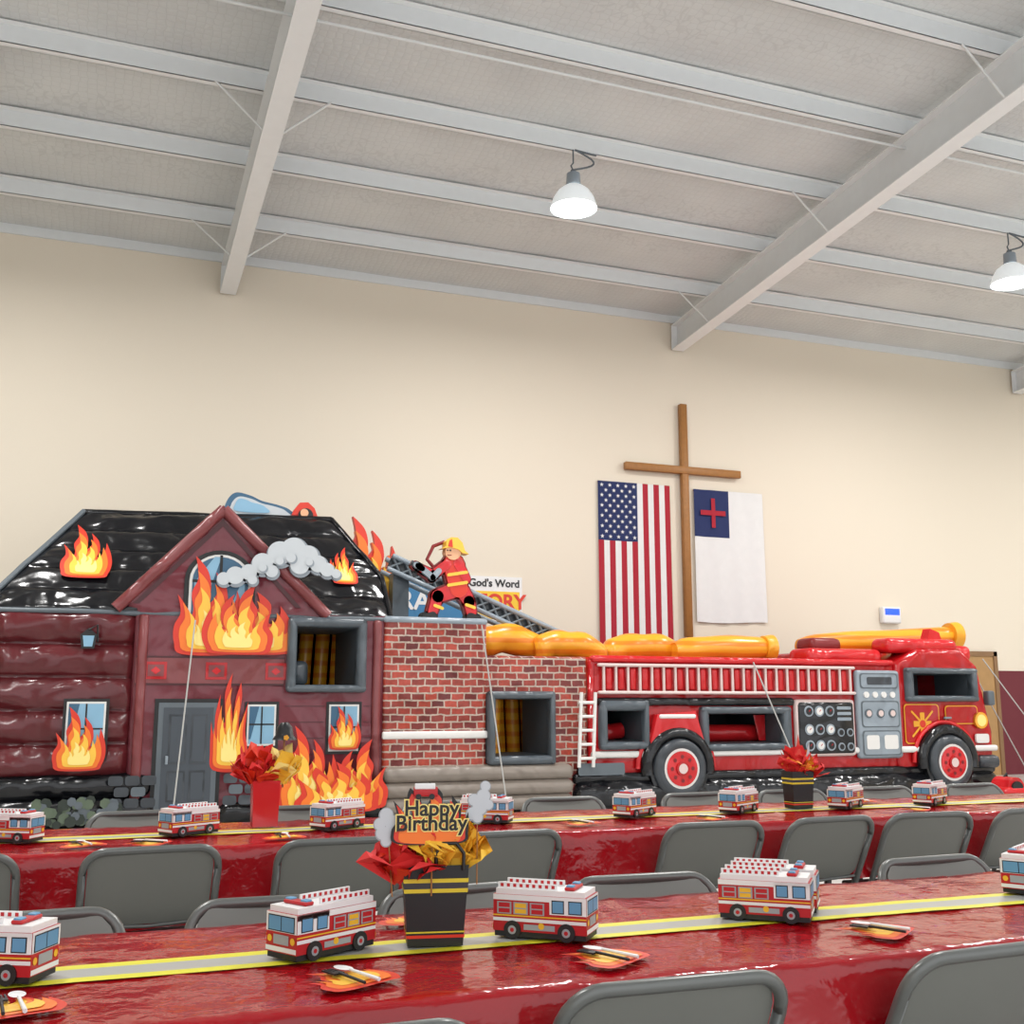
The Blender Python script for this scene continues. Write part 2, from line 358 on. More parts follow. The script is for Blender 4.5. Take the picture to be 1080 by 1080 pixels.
b=B(); b.rbox((8.59,YW-.12,2.25),(8.71,YW-.025,6.02),.008,WOOD,1); b.rbox((7.58,YW-.13,4.86),(9.68,YW-.035,4.98),.008,WOOD,1); b.obj('wooden_cross')
def flagmesh(name,x0,z0,x1,z1,colfn,nx,nz,amp,parent):
    b=B(); y=YW-.03
    def P(i,j):
        u=i/nx;v=j/nz; x=x0+(x1-x0)*u; z=z0+(z1-z0)*v
        return (x,y-amp*(1+math.sin(u*21+v*2))*(1-.5*v),z-.015*math.sin(u*5)*(1-v))
    cells={}
    for i in range(nx):
        for j in range(nz): cells.setdefault(colfn((i+.5)/nx,(j+.5)/nz),[]).append((i,j))
    vs=[P(i,j) for j in range(nz+1) for i in range(nx+1)]
    for mt,cl in cells.items():
        b.add(vs,[(j*(nx+1)+i,j*(nx+1)+i+1,(j+1)*(nx+1)+i+1,(j+1)*(nx+1)+i) for i,j in cl],mt,True)
    b.box((x0,YW-.027,z1-.03),(x1,YW-.021,z1-.005),WOOD)
    return b
e=empty('american_flag'); x0,z0,x1,z1=7.13,2.11,8.40,4.66
def usc(u,v):
    if u<7/13 and v>.63: return FBLU
    return FRED if int(u*13)%2==0 else FWHT
b=flagmesh('us',x0,z0,x1,z1,usc,78,30,.006,e)
cw=(x1-x0)*7/13; ch=(z1-z0)*.37
for i in range(9):
    for j in range(11):
        if (i+j)%2==0:
            cx=x0+cw*(i+.9)/9.8; cz=z1-ch*(j+.8)/11.6; r=.036
            st=[(cx+(r if k%2==0 else r*.4)*math.cos(math.pi/2+k*math.pi/5),cz+(r if k%2==0 else r*.4)*math.sin(math.pi/2+k*math.pi/5)) for k in range(10)]
            b.poly(st,FWHT,lambda x,z:(x,YW-.048,z))
b.obj('fabric',e)
e=empty('christian_flag'); x0,z0,x1,z1=8.83,2.5,10.13,4.64
b=flagmesh('ch',x0,z0,x1,z1,lambda u,v:FBLU if (u<.5 and v>.64) else FWHT,80,50,.011,e)
b.box((9.14,YW-.062,4.02),(9.21,YW-.060,4.5),FRED); b.box((8.94,YW-.064,4.22),(9.4,YW-.062,4.3),FRED); b.obj('fabric',e)
e=empty('church_banner'); b=B()
b.box((4.98,YW-.035,2.42),(5.86,YW-.021,3.08),PAPW); b.box((5.03,YW-.038,2.45),(5.82,YW-.035,2.86),M('banner_yellow','#f2c83a',.6)); b.box((3.7,YW-.035,2.42),(4.98,YW-.021,2.96),M('banner_blue','#3d7fae',.6)); b.obj('panel',e)
text("God's Word",.155,(5.42,YW-.04,2.93),PAPK,'lettering_word',e,off=.004); text("STORY",.30,(5.45,YW-.042,2.61),FRD,'lettering_story',e,off=.008)
text("PRAY",.38,(4.22,YW-.04,2.56),PAPW,'lettering_pray',e,off=.008)

# ------------------------------------------------------------------ INFLATABLE HOUSE
Y0=12.0
H=empty('inflatable_burning_house')
H1=(2.0,1.43,2.66,2.05)
curve_body('front_gable_wall',[[(.33,0),(3.0,0),(3.0,2.2),(2.3,2.2),(1.17,3.36),(.16,2.25),(.33,2.2)],rect(*H1)],Y0,1.1,.05,MAR2,H)
b=B()
b.box((-1.05,12.25,.02),(.5,14.7,2.15),MARD); b.box((.5,13.9,.02),(2.95,14.7,2.15),MARD); b.box((2.8,13.0,.02),(2.95,14.7,2.15),MARD)
nu,nv=40,75; vs=[]
def LW(i,j):
    u=i/nu; v=j/nv; k=abs(math.sin(math.pi*5*v))**.5; ed=(1-abs(2*u-1)**10)
    wob=.03*noise.noise(Vector((u*5,v*9,2)))+.02*math.sin(u*9+math.floor(v*5)*1.7)*k
    wob+=.012*noise.noise(Vector((u*22,v*10,7)))*(1-k*.6)
    return (-1.15+1.53*u, 12.12-(.11*k+wob)*ed-.05*ed, .5+1.67*v)
vs=[LW(i,j) for j in range(nv+1) for i in range(nu+1)]
b.add(vs,[(j*(nu+1)+i,j*(nu+1)+i+1,(j+1)*(nu+1)+i+1,(j+1)*(nu+1)+i) for j in range(nv) for i in range(nu)],MAR,True)
b.box((-1.14,12.12,.05),(-1.0,14.6,2.16),MAR)
b.rbox((-1.15,11.9,0),(.62,12.4,.30),.13,BLK,5); b.rbox((-1.13,11.94,.27),(.60,12.4,.54),.13,BLK,5)
b.rbox((1.25,11.9,0),(3.0,12.4,.22),.1,BLK,5)
b.obj('wall_tubes',H)
b=B(); nu,nv=60,72; yb,zb,yt,ztp=12.02,2.16,13.2,3.46
def RP(u,v,lift=0):
    xl=-1.16+(.9)*v; xr=3.06 if v<.4 else 3.06-(v-.4)/.6*.48
    k=abs(math.sin(math.pi*5*v))**.5
    bul=.06*k*(1-abs(2*u-1)**14)+.02*noise.noise(Vector((u*9,v*8,4)))+.014*noise.noise(Vector((u*40,v*6,1)))*(1-k*.5)
    return Vector((xl+(xr-xl)*u, yb+(yt-yb)*v-.75*(bul+lift), zb+(ztp-zb)*v+.66*(bul+lift)-.08*(1-u)*v))
vs=[RP(i/nu,j/nv) for j in range(nv+1) for i in range(nu+1)]
b.add(vs,[(j*(nu+1)+i,j*(nu+1)+i+1,(j+1)*(nu+1)+i+1,(j+1)*(nu+1)+i) for j in range(nv) for i in range(nu)],BLK,True)
L=[RP(0,j/8) for j in range(9)]; Rr=[RP(1,j/8) for j in range(9)]
for side in (L,Rr):
    bk=[Vector((p.x,2*yt-p.y,p.z)) for p in side]
    b.add(side+bk,[(i,i+1,i+10,i+9) for i in range(8)],BLK)
b.add([RP(0,1),RP(1,1),Vector((3.06,14.38,2.16)),Vector((-1.16,14.38,2.16))],[(0,1,2,3)],BLK)
b.tube([RP(0,j/10,.02) for j in range(11)],.03,SILD,n=8)
b.tube([RP(i/10,0,.0) for i in range(11)],.028,SILD,n=8)
b.tube([RP(1,j/10,.01) for j in range(11)],.03,BLK,n=8)
b.tube([RP(i/10,1,.0) for i in range(11)],.04,BLK,n=8)
b.obj('roof',H)
b=B()
for A_,B_ in (((1.17,3.30),(.13,2.20)),((1.17,3.30),(2.33,2.18))):
    b.tube([(A_[0],Y0-.03,A_[1]),(B_[0],Y0-.03,B_[1])],.062,MAR3,n=14)
y=Y0-.012
F=lambda yy:(lambda x,z:(x,yy,z))
b.poly(rect(.36,1.42,1.88,1.44),MARD,F(y)); b.poly(rect(.36,1.70,1.88,1.72),MARD,F(y)); b.poly(rect(.36,1.44,1.88,1.70),MAR3,F(y))
for x in (.56,1.17,1.79):
    b.poly(rect(x-.11,1.48,x+.11,1.66),RED,F(y-.006)); b.poly(rect(x-.08,1.51,x+.08,1.63),MAR3,F(y-.009)); b.poly([(x-.05,1.57),(x,1.53),(x+.05,1.57),(x,1.61)],RED2,F(y-.012))
for x in (.42,2.9): b.rbox((x-.05,Y0-.05,.2),(x+.05,Y0+.05,2.15),.04,MAR3)
for i in range(6):
    z=.35+i*.17; b.poly(rect(1.9,z,2.33,z+.006),MARD,F(y)); b.poly(rect(2.76,z,2.86,z+.006),MARD,F(y))
b.poly([(.3,2.26),(.36,2.26),(1.17,3.12),(1.98,2.26),(2.04,2.26),(1.17,3.19)],MARD,F(y))
def arch(x0,x1,z0,zs,n=14):
    r=(x1-x0)/2; cx=(x0+x1)/2
    return [(x0,z0),(x1,z0)]+[(cx+r*math.cos(math.pi*i/n),zs+r*.9*math.sin(math.pi*i/n)) for i in range(n+1)]
b.poly(arch(.80,1.54,2.05,2.52),PAPK,F(y-.004)); b.poly(arch(.85,1.49,2.1,2.52),WHT,F(y-.008)); b.poly(arch(.88,1.46,2.12,2.52),GLSD,F(y-.012))
b.poly([(.9,2.5),(1.1,2.78),(1.17,2.78),(.98,2.15),(.9,2.15)],GLS,F(y-.015)); b.poly([(1.25,2.15),(1.42,2.6),(1.44,2.15)],GLS,F(y-.015))
b.poly(rect(1.155,2.12,1.185,2.8),PAPK,F(y-.018)); b.poly(rect(.88,2.5,1.46,2.53),PAPK,F(y-.018))
b.extr(rect(.57,.14,1.25,1.28),Y0-.03,Y0,PAPK); b.poly(rect(.61,.17,1.21,1.24),SILD,F(Y0-.034)); b.poly(rect(.66,.17,1.16,1.19),DOORM,F(Y0-.038))
for (a,c) in ((.72,.9),(.94,1.1)):
    for (d,e_) in ((.24,.55),(.62,1.12)): b.poly(rect(a,d,c,e_),DGR,F(Y0-.042)); b.poly(rect(a+.02,d+.02,c-.02,e_-.02),DOORM,F(Y0-.045))
b.tube([(.71,Y0-.06,.62),(.71,Y0-.07,.70)],.015,SIL,n=8)
def win(x0,z0,x1,z1,yy):
    b.poly(rect(x0,z0,x1,z1),PAPK,F(yy)); b.poly(rect(x0+.03,z0+.03,x1-.03,z1-.03),WHT,F(yy-.004)); b.poly(rect(x0+.05,z0+.05,x1-.05,z1-.05),GLS,F(yy-.008))
    b.poly([(x0+.05,z1-.05),(x0+.15,z1-.05),(x0+.07,z0+.1),(x0+.05,z0+.1)],GLSD,F(yy-.011))
    cx=(x0+x1)/2; b.poly(rect(cx-.008,z0+.05,cx+.008,z1-.05),PAPK,F(yy-.014)); b.poly(rect(x0+.05,(z0+z1)/2,x1-.05,(z0+z1)/2+.016),PAPK,F(yy-.014))
win(-.30,.67,.13,1.28,Y0-.10); win(1.48,.76,1.84,1.25,y); win(2.35,.69,2.74,1.25,y)
yl_=Y0-.11
b.poly([(-.17,1.78),(-.05,1.78),(-.03,1.92),(-.11,1.99),(-.19,1.92)],PAPK,F(yl_)); b.poly([(-.15,1.80),(-.07,1.80),(-.055,1.91),(-.165,1.91)],GLS,F(yl_-.005)); b.tube([(-.11,yl_-.01,1.97),(-.03,yl_-.01,2.02),(-.02,yl_+.02,1.85)],.01,PAPK,n=6)
for i in range(9):
    for j in range(3):
        x=.16+i*.16+(j%2)*.06; z=.2+j*.11
        if .5<x<1.2: continue
        b.poly(rrect(x,z,x+.14,z+.095,.03),(SILD if (i*j)%2 else DGR),F(11.885))
for i in range(70):
    x=random.uniform(-.5,.3) ; z=.06+random.random()*.24; r=random.uniform(.03,.06)
    b.poly(circ(x,z,r,7),random.choice((BUSH,BUSH2,SILD)),F(11.882-.0006*i))
def fl(x0,z0,x1,z1,yy,tpl=FA,mir=False): flame(b,x0,z0,x1,z1,lambda x,z,k:(x,yy-.006*k,z),tpl,mir)
fl(.70,1.74,1.45,2.78,Y0-.045,FA); fl(1.15,1.76,2.0,2.42,Y0-.03,FB); fl(.98,1.75,1.75,2.5,Y0-.075,FA,True)
fl(-.38,.58,.13,1.20,Y0-.13,FA)
fl(1.14,.55,1.52,1.55,Y0-.04,FB,True); fl(1.62,.15,2.25,.78,11.86,FB); fl(1.8,.12,2.5,1.0,11.82,FA); fl(2.3,.12,3.03,.85,11.85,FA,True); fl(2.37,.74,2.74,1.2,Y0-.045,FA); fl(2.0,.1,2.9,.62,11.79,FB)
cl_=[(1.2,2.52,.08),(1.32,2.56,.11),(1.46,2.60,.1),(1.6,2.7,.13),(1.78,2.82,.15),(1.93,2.86,.16),(2.08,2.80,.14),(2.2,2.72,.11),(2.3,2.66,.09),(2.4,2.62,.06),(1.7,2.62,.08),(2.0,2.70,.12),(1.5,2.52,.06)]
for i,(cx,cz,r) in enumerate(cl_): b.extr(circ(cx,cz,r,22),Y0-.13,Y0-.08,CLOUD)
for i,(cx,cz,r) in enumerate(cl_): b.poly(circ(cx-.012,cz+.018,r*.86,22),CLOUD2,F(Y0-.134-.001*i))
for (cx,cz,r) in ((1.6,2.66,.05),(1.9,2.78,.06),(2.1,2.74,.045),(1.78,2.74,.05)): b.poly(circ(cx,cz,r,18),CLOUD,F(Y0-.15)); b.poly(circ(cx-.012,cz+.014,r*.9,18),CLOUD2,F(Y0-.152))
def fr_(x0,z0,x1,z1,mir=False):
    flame(b,x0,z0,x1,z1,lambda x,z,k:(x,yb+(yt-yb)*(z-zb)/(ztp-zb)-.115-.006*k,z),FA,mir)
fr_(-.45,2.54,.08,3.18); fr_(2.42,2.58,2.75,3.06,True)
b.obj('printed_graphics',H)
b=B()
for k,(mat,s,sz) in enumerate(((FRD,1,1),(ORG,.84,.82),(FYL,.64,.6),(FLY,.4,.35))):
    pts=[(2.62+.86*(.5+(p[0]-.5)*s),2.5+1.02*p[1]*sz) for p in spline(FA)]
    b.extr(pts,13.2-.03*k,13.3,mat)
wt=spline([(1.35,3.4),(1.32,3.6),(1.42,3.74),(1.6,3.72),(1.75,3.66),(1.95,3.62),(2.1,3.56),(2.2,3.4)])
b.extr(wt,13.3,13.42,GLSD); b.poly([(1.7+(p[0]-1.7)*.85,3.5+(p[1]-3.5)*.8) for p in wt],CLOUD2,F(13.29)); b.poly([(1.6+(p[0]-1.7)*.45,3.56+(p[1]-3.5)*.45) for p in wt],GLS,F(13.28))
hx=[(2.10,3.5),(2.14,3.58),(2.2,3.66),(2.3,3.67),(2.38,3.60),(2.42,3.5)]
b.extr(hx,13.25,13.4,FRD); b.extr(circ(2.27,3.50,.09),13.22,13.3,PAPK); b.poly(circ(2.25,3.53,.05),SKIN,F(13.21)); b.extr(rect(2.12,3.36,2.42,3.48),13.25,13.4,PAPK)
b.obj('roof_cutouts',H)
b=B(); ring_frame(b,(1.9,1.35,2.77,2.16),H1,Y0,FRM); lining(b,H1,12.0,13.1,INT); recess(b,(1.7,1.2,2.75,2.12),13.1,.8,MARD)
for x in (2.3,2.5,2.7): b.tube([(x,13.3,1.2),(x+.05,13.35,2.1)],.085,HOSE,n=12)
b.rbox((2.02,12.3,1.43),(2.2,12.9,1.7),.06,FRM)
b.obj('opening_frame',H)
curve_body('brick_tower',[rect(2.98,.1,4.19,2.16)],Y0-.04,2.4,.05,BRICK,H)
H2=(4.28,.64,4.95,1.28)
curve_body('brick_wall',[rect(4.17,.1,5.47,1.78),rect(*H2)],Y0,.8,.05,BRICK,H)
b=B(); b.box((4.2,13.5,.1),(5.2,14.3,1.7),MARD)
b.rbox((2.97,Y0-.05,2.12),(4.2,14.2,2.2),.04,SIL)
b.rbox((2.97,Y0-.06,.84),(4.2,Y0,.925),.02,WHT)
for i in range(3): b.rbox((2.97,11.86,.04+i*.165),(5.24,12.3,.21+i*.165),.08,CREAM,4)
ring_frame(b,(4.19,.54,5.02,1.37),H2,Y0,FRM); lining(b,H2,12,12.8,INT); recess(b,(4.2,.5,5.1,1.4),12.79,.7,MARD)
for x in (4.35,4.55,4.75,4.95): b.tube([(x+.2,13.1,.5),(x+.14,13.05,1.4)],.09,HOSE,n=12)
b.tube([(4.5,12.6,.62),(4.52,12.6,1.3)],.07,HOSE,n=12)
b.obj('tower_trim',H)
b=B(); p=Vector((3.2,12.8,2.84)); q=Vector((5.42,12.8,1.95)); d=(q-p).normalized(); n=Vector((-d.z,0,d.x)); Lh=(q-p).length; lw=.17
for s in (-.0,lw): b.tube([p+n*s,q+n*s],.032,SIL,n=10); b.tube([p+n*s+Vector((0,.35,0)),q+n*s+Vector((0,.35,0))],.032,SIL,n=10)
k=14
for i in range(k):
    a=p+d*Lh*i/k; c=p+d*Lh*(i+1)/k
    b.tube([a,c+n*lw],.018,SILD,n=6); b.tube([a+n*lw,c],.018,SILD,n=6)
b.add([p+Vector((0,.05,0)),q+Vector((0,.05,0)),q+n*lw+Vector((0,.05,0)),p+n*lw+Vector((0,.05,0))],[(0,1,2,3)],DGR)
b.box((3.3,12.9,2.1),(3.5,13.1,2.8),SILD)
b.obj('ladder',H)
# firefighter cutout
b=B(); ya,yb2=12.06,12.16
def S(p0,p1,w0,w1,mat,k,o=.022):
    b.extr(stroke(p0,p1,w0+o,w1+o),ya+.02,yb2,REDD if mat is not PAPK else PAPK); b.extr(stroke(p0,p1,w0,w1),ya-.006*k,yb2-.02,mat)
S((3.92,2.52),(4.0,2.40),.085,.07,RED2,0); S((4.0,2.40),(4.03,2.27),.07,.06,RED2,0); S((4.02,2.22),(4.10,2.21),.05,.035,PAPK,1)
S((3.8,2.52),(3.62,2.45),.085,.075,RED2,1); S((3.62,2.45),(3.56,2.27),.07,.055,RED2,1); S((3.56,2.22),(3.47,2.21),.05,.035,PAPK,2)
S((3.81,2.82),(3.87,2.55),.13,.11,FRD,2); S((3.86,2.84),(3.96,2.66),.06,.05,RED2,3)
S((3.72,2.82),(3.56,2.70),.055,.05,RED2,4); S((3.56,2.70),(3.42,2.76),.045,.04,RED2,4); S((3.40,2.77),(3.37,2.79),.04,.035,PAPK,5)
for z in (2.60,2.72): b.poly(stroke((3.74,z-.02),(3.96,z+.02),.018,.018),FYL,F(ya-.02))
for q0,q1 in (((3.58,2.34),(3.67,2.31)),((3.96,2.36),(4.06,2.33))): b.poly(stroke(q0,q1,.018,.018),FYL,F(ya-.02))
b.extr(circ(3.79,2.97,.095,20),ya-.03,yb2,SKIN); b.poly(circ(3.755,2.985,.012,8),PAPK,F(ya-.034)); b.poly(circ(3.72,2.985,.01,8),PAPK,F(ya-.034)); b.poly(rect(3.72,2.925,3.77,2.935),REDD,F(ya-.034)); b.poly([(3.69,2.97),(3.71,2.99),(3.71,2.95)],SKIN,F(ya-.033))
hel=[(3.64,3.0),(3.70,3.03),(3.70,3.09),(3.76,3.14),(3.84,3.14),(3.90,3.08),(3.93,2.99),(3.98,2.95),(3.9,2.96),(3.85,3.0),(3.76,3.02)]
b.extr(hel,ya-.045,yb2+.02,FYL); b.poly([(3.72,3.03),(3.78,3.02),(3.77,3.12),(3.74,3.1)],FRD,F(ya-.05))
hp=[(3.35,2.80),(3.42,2.76),(3.55,2.66),(3.62,2.74),(3.5,2.92),(3.62,3.06),(3.75,3.12)]
for i in range(len(hp)-4): S(hp[i],hp[i+1],.035,.035,SIL,5)
b.tube([(3.62,12.1,2.74),(3.5,12.12,2.88),(3.58,12.14,3.04),(3.72,12.16,3.1)],.022,REDD,n=8); b.tube([(3.3,12.1,2.83),(3.42,12.1,2.76)],[.04,.02],DGR,n=8)
b.box((3.42,12.05,2.17),(4.15,12.25,2.2),SILD)
b.obj('firefighter_cutout',H)
b=B()
for pts in ([(.92,11.86,2.09),(.76,11.5,.01)],[(4.10,11.9,2.12),(4.32,11.6,.01)]): b.tube(pts,.009,STRAP,n=6)
b.obj('tether_straps',H)

# ------------------------------------------------------------------ INFLATABLE FIRE TRUCK
T=empty('inflatable_fire_truck')
H3=(5.70,.78,6.18,1.14);H4=(7.08,.74,8.14,1.10);H5=(10.20,1.33,11.17,1.62)
curve_body('truck_body',[[(5.26,.1),(9.98,.1),(9.98,1.76),(5.5,1.76),(5.5,.54),(5.26,.54)],rect(*H3),rect(*H4)],Y0,.9,.06,RED,T)
curve_body('truck_cab',[[(9.92,.1),(11.52,.1),(11.56,.85),(11.51,1.05),(11.37,1.74),(11.08,1.98),(10.35,1.96),(9.95,1.76)],rect(*H5)],Y0-.05,2.3,.09,RED,T,6)
b=B(); b.box((5.5,13.6,.1),(9.95,14.4,1.70),REDD)
b.rbox((5.26,11.86,0),(11.56,12.5,.34),.15,BLK,6)
for z in (.30,): b.rbox((5.26,11.93,z),(11.54,12.1,.42),.05,BLK)
b.rbox((5.5,11.94,.59),(9.95,12.02,.67),.03,WHT); b.rbox((9.95,11.89,.59),(11.56,11.97,.67),.03,WHT)
yl=11.93
for z in (1.34,1.665): b.rbox((5.58,yl-.02,z),(9.28,yl+.04,z+.038),.018,PNK)
b.poly(rect(5.56,1.33,9.3,1.7),RED,F(Y0-.006))
nr=23
for i in range(nr):
    x=5.66+i*(3.55/(nr-1)); b.rbox((x-.016,yl-.005,1.36),(x+.016,yl+.03,1.68),.014,PNK)
    if i<nr-1: b.rbox((x+.035,yl+.02,1.39),(x+.126,yl+.09,1.655),.03,RED2,2)
b.rbox((5.52,11.95,1.72),(9.95,12.1,1.80),.04,RED2)
b.rbox((5.58,11.93,1.20),(8.34,12.02,1.30),.04,BLK)
for O,Hh in (((5.60,.69,6.25,1.27),H3),((6.97,.65,8.28,1.19),H4)):
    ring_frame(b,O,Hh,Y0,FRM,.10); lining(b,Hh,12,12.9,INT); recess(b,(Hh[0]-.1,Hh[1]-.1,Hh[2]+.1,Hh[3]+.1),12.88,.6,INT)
b.tube([(7.3,12.5,.85),(8.1,12.5,.85)],.11,RED2,n=14); b.tube([(5.75,12.5,.85),(6.15,12.5,.9)],.1,RED2,n=14)
b.poly([(7.1,1.08),(7.3,1.08),(7.22,.76),(7.1,.76)],RED2,F(12.3)); b.poly([(8.12,1.08),(7.95,1.08),(8.02,.76),(8.12,.76)],RED2,F(12.3))
b.extr([(6.2,.62),(6.34,1.1),(6.86,1.14),(7.02,.62)],11.88,12.0,RED2); b.rbox((6.36,11.86,1.05),(6.86,11.95,1.10),.02,WHT)
for cx,R1,yy in ((6.62,.42,11.82),(10.67,.42,11.78)):
    cz=.46
    arc=[(cx+R1*math.cos(math.radians(t)),yy+.1,cz+R1*math.sin(math.radians(t))) for t in range(-10,191,10)]
    b.tube(arc,.075,BLK,n=12)
    arc=[(cx+(R1+.1)*math.cos(math.radians(t)),yy+.14,cz+(R1+.1)*math.sin(math.radians(t))) for t in range(0,181,10)]
    b.tube(arc,.03,RED2,n=8)
    b.extr(circ(cx,cz,R1-.02,36),yy+.06,yy+.2,BLK)
    tor=[(cx+.28*math.cos(2*math.pi*t/32),yy+.06,cz+.28*math.sin(2*math.pi*t/32)) for t in range(32)]
    b.tube(tor,.075,DGR,n=12,closed=True)
    b.extr(circ(cx,cz,.24,30),yy-.0,yy+.08,WHT); b.extr(circ(cx,cz,.205,30),yy-.012,yy+.05,RED2)
    for k in range(8):
        a=k*math.pi/4; b.poly(circ(cx+.14*math.cos(a),cz+.14*math.sin(a),.024,10),REDD,F(yy-.016))
    b.extr(circ(cx,cz,.085,20),yy-.03,yy,RED); b.poly(circ(cx,cz,.06,16),PNK,F(yy-.034))
y=11.93
b.rbox((8.34,y,.56),(9.26,12.02,1.28),.05,PNK); b.rbox((8.37,y-.02,.59),(9.23,12.0,1.25),.05,BLK)
for i in range(3):
    for j,zz in enumerate((1.13,.90,.70)):
        x=8.52+i*.16; b.extr(circ(x,zz,.068,20),y-.03,y,SIL); b.poly(circ(x,zz,.048,18),(WHT if (i+j)%2 else PAPK),F(y-.034)); b.poly(stroke((x,zz),(x+.02,zz+.02),.006,.004),RED,F(y-.037))
for j,zz in enumerate((1.17,1.10,1.03)): b.poly(rrect(8.95,zz-.02,9.17,zz+.02,.015),SIL,F(y-.028))
for i in range(2):
    for zz in (.86,.68): b.extr(circ(9.0+i*.14,zz,.052,18),y-.03,y,SIL); b.poly(circ(9.0+i*.14,zz,.035,18),PAPK,F(y-.034))
b.rbox((9.29,y-.01,.52),(10.0,12.02,1.66),.05,SIL)
for z0_,z1_ in ((.56,.88),(.92,1.26),(1.42,1.62)): b.poly(rrect(9.34,z0_,9.95,z1_,.04),SILD,F(y-.014)); b.poly(rrect(9.36,z0_+.015,9.93,z1_-.015,.04),SIL,F(y-.018))
for i in range(4): b.extr(circ(9.43+i*.14,1.34,.04,14),y-.03,y,WHT)
for i in range(3): b.extr(circ(9.45+i*.19,1.10,.06,16),y-.03,y,SILD); b.poly(circ(9.45+i*.19,1.10,.04,16),PNK,F(y-.034))
b.poly(rrect(9.4,.64,9.6,.82,.03),WHT,F(y-.022)); b.poly(rrect(9.68,.64,9.9,.82,.03),WHT,F(y-.022)); b.poly(rrect(9.45,1.47,9.85,1.57,.02),DGR,F(y-.022))
y=11.935
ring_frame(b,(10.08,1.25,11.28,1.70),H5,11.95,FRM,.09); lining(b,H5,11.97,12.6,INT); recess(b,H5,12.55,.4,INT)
b.poly(rrect(10.04,.70,10.62,1.22,.05),YEL,F(y)); b.poly(rrect(10.055,.715,10.605,1.205,.045),RED,F(y-.004))
b.poly(rrect(10.72,.95,11.28,1.2,.05),YEL,F(y)); b.poly(rrect(10.735,.965,11.265,1.185,.045),RED,F(y-.004))
em=[]
for k in range(24):
    a=k*math.pi/12; r=.15 if k%6 in (0,1,5) else .07
    em.append((10.33+r*math.cos(a),.96+r*math.sin(a)))
b.poly(em,YEL,F(y-.008)); b.poly(circ(10.33,.96,.05,14),FRD,F(y-.012)); b.poly(stroke((10.16,.8),(10.5,1.12),.014,.014),YEL,F(y-.010)); b.poly(stroke((10.5,.8),(10.16,1.12),.014,.014),YEL,F(y-.010))
b.rbox((10.68,y-.04,1.02),(10.8,y,1.05),.012,SIL)
b.extr(circ(11.30,1.0,.11,20),y-.04,y,YEL); b.poly(circ(11.30,1.0,.08,20),FLY,F(y-.044)); b.extr(rrect(11.2,.70,11.42,.82,.03),y-.03,y,WHT)
b.rbox((11.2,11.86,.36),(11.58,14.0,.54),.08,DGR); b.rbox((11.46,11.9,1.2),(11.58,12.02,1.4),.03,SILD)
b.rbox((9.9,12.0,1.90),(11.1,12.4,2.10),.09,RED2,5); b.rbox((8.7,12.1,1.74),(9.9,12.6,1.95),.09,RED2,5); b.rbox((8.9,12.3,1.9),(9.4,12.7,2.1),.08,REDD)
b.rbox((11.0,12.1,1.80),(11.42,12.6,2.02),.08,RED2,5)
b.extr([(10.72,2.05),(10.80,2.25),(10.95,2.2),(11.0,2.05)],12.2,12.35,RED2)
for x in (5.28,5.46): b.tube([(x,11.84,.5),(x+.04,11.84,1.36)],.022,WHT,n=8)
for i in range(5): z=.6+i*.16; b.tube([(5.285,11.84,z),(5.49,11.84,z)],.018,WHT,n=8)
b.poly(rrect(5.3,.40,5.9,.54,.03),SILD,F(11.905))
b.obj('truck_details',T)
b=B()
def hose(pts,r):
    P_=[Vector(p) for p in pts]; out=[]
    for i in range(len(P_)-1):
        for k in range(6):
            t=k/6; h=t*t*(3-2*t); out.append(Vector((P_[i].x+(P_[i+1].x-P_[i].x)*t,P_[i].y+(P_[i+1].y-P_[i].y)*t,P_[i].z+(P_[i+1].z-P_[i].z)*h)))
    out.append(P_[-1]); N=len(out)-1
    b.tube(out,[r*(1+.05*math.sin(i*1.1))*(1-.35*abs(2*i/N-1)**8) for i in range(len(out))],HOSE,n=20)
hose([(4.36,12.8,1.96),(4.72,12.8,2.03),(5.2,12.8,1.92)],.185); hose([(5.05,12.65,1.88),(5.3,12.6,1.96),(5.6,12.6,1.95),(5.98,12.65,1.84)],.17)
hose([(6.08,12.8,1.86),(6.4,12.8,1.95),(6.8,12.8,1.96),(7.2,12.85,1.88)],.17); hose([(6.98,12.6,1.90),(7.7,12.6,1.95),(8.38,12.6,1.96)],.165)
hose([(9.05,12.8,2.0),(9.9,12.8,2.07),(11.0,12.8,2.13),(11.7,12.8,2.20)],.16)
for p_,r in (((8.40,12.6,1.96),.18),((11.72,12.8,2.205),.205)):
    b.tube([Vector(p_)-Vector((.07,0,0)),Vector(p_)+Vector((.07,0,0))],[r*.9,r],YEL,n=20); b.tube([Vector(p_)+Vector((.07,0,0)),Vector(p_)+Vector((.075,0,0))],[r*.55,r*.5],ORG,n=18)
b.rbox((5.52,12.4,1.7),(8.8,13.2,1.80),.06,RED); b.rbox((9.0,12.5,1.7),(11.3,13.4,1.92),.06,RED)
b.obj('hose_rolls',T)
b=B()
for pts in ([(7.72,11.9,1.74),(8.25,11.5,.01)],[(11.40,11.9,1.83),(12.7,11.6,.01)],[(11.40,12.2,1.83),(12.9,12.6,.01)]): b.tube(pts,.009,STRAP,n=6)
b.obj('tether_straps',T)
b=B(); b.xf=Matrix.Translation((-.77,.1,0)); b.rbox((11.85,11.2,0),(12.25,11.6,.16),.06,RED2); b.tube([(12.05,11.25,.14),(12.05,11.55,.14)],.14,RED2,n=18); b.tube([(12.05,11.22,.14),(12.05,11.25,.14)],.09,PAPK,n=18); b.tube([(11.9,11.55,.05),(12.05,11.4,.32),(12.2,11.55,.05)],.015,PAPK,n=6)
b.obj('air_blower')

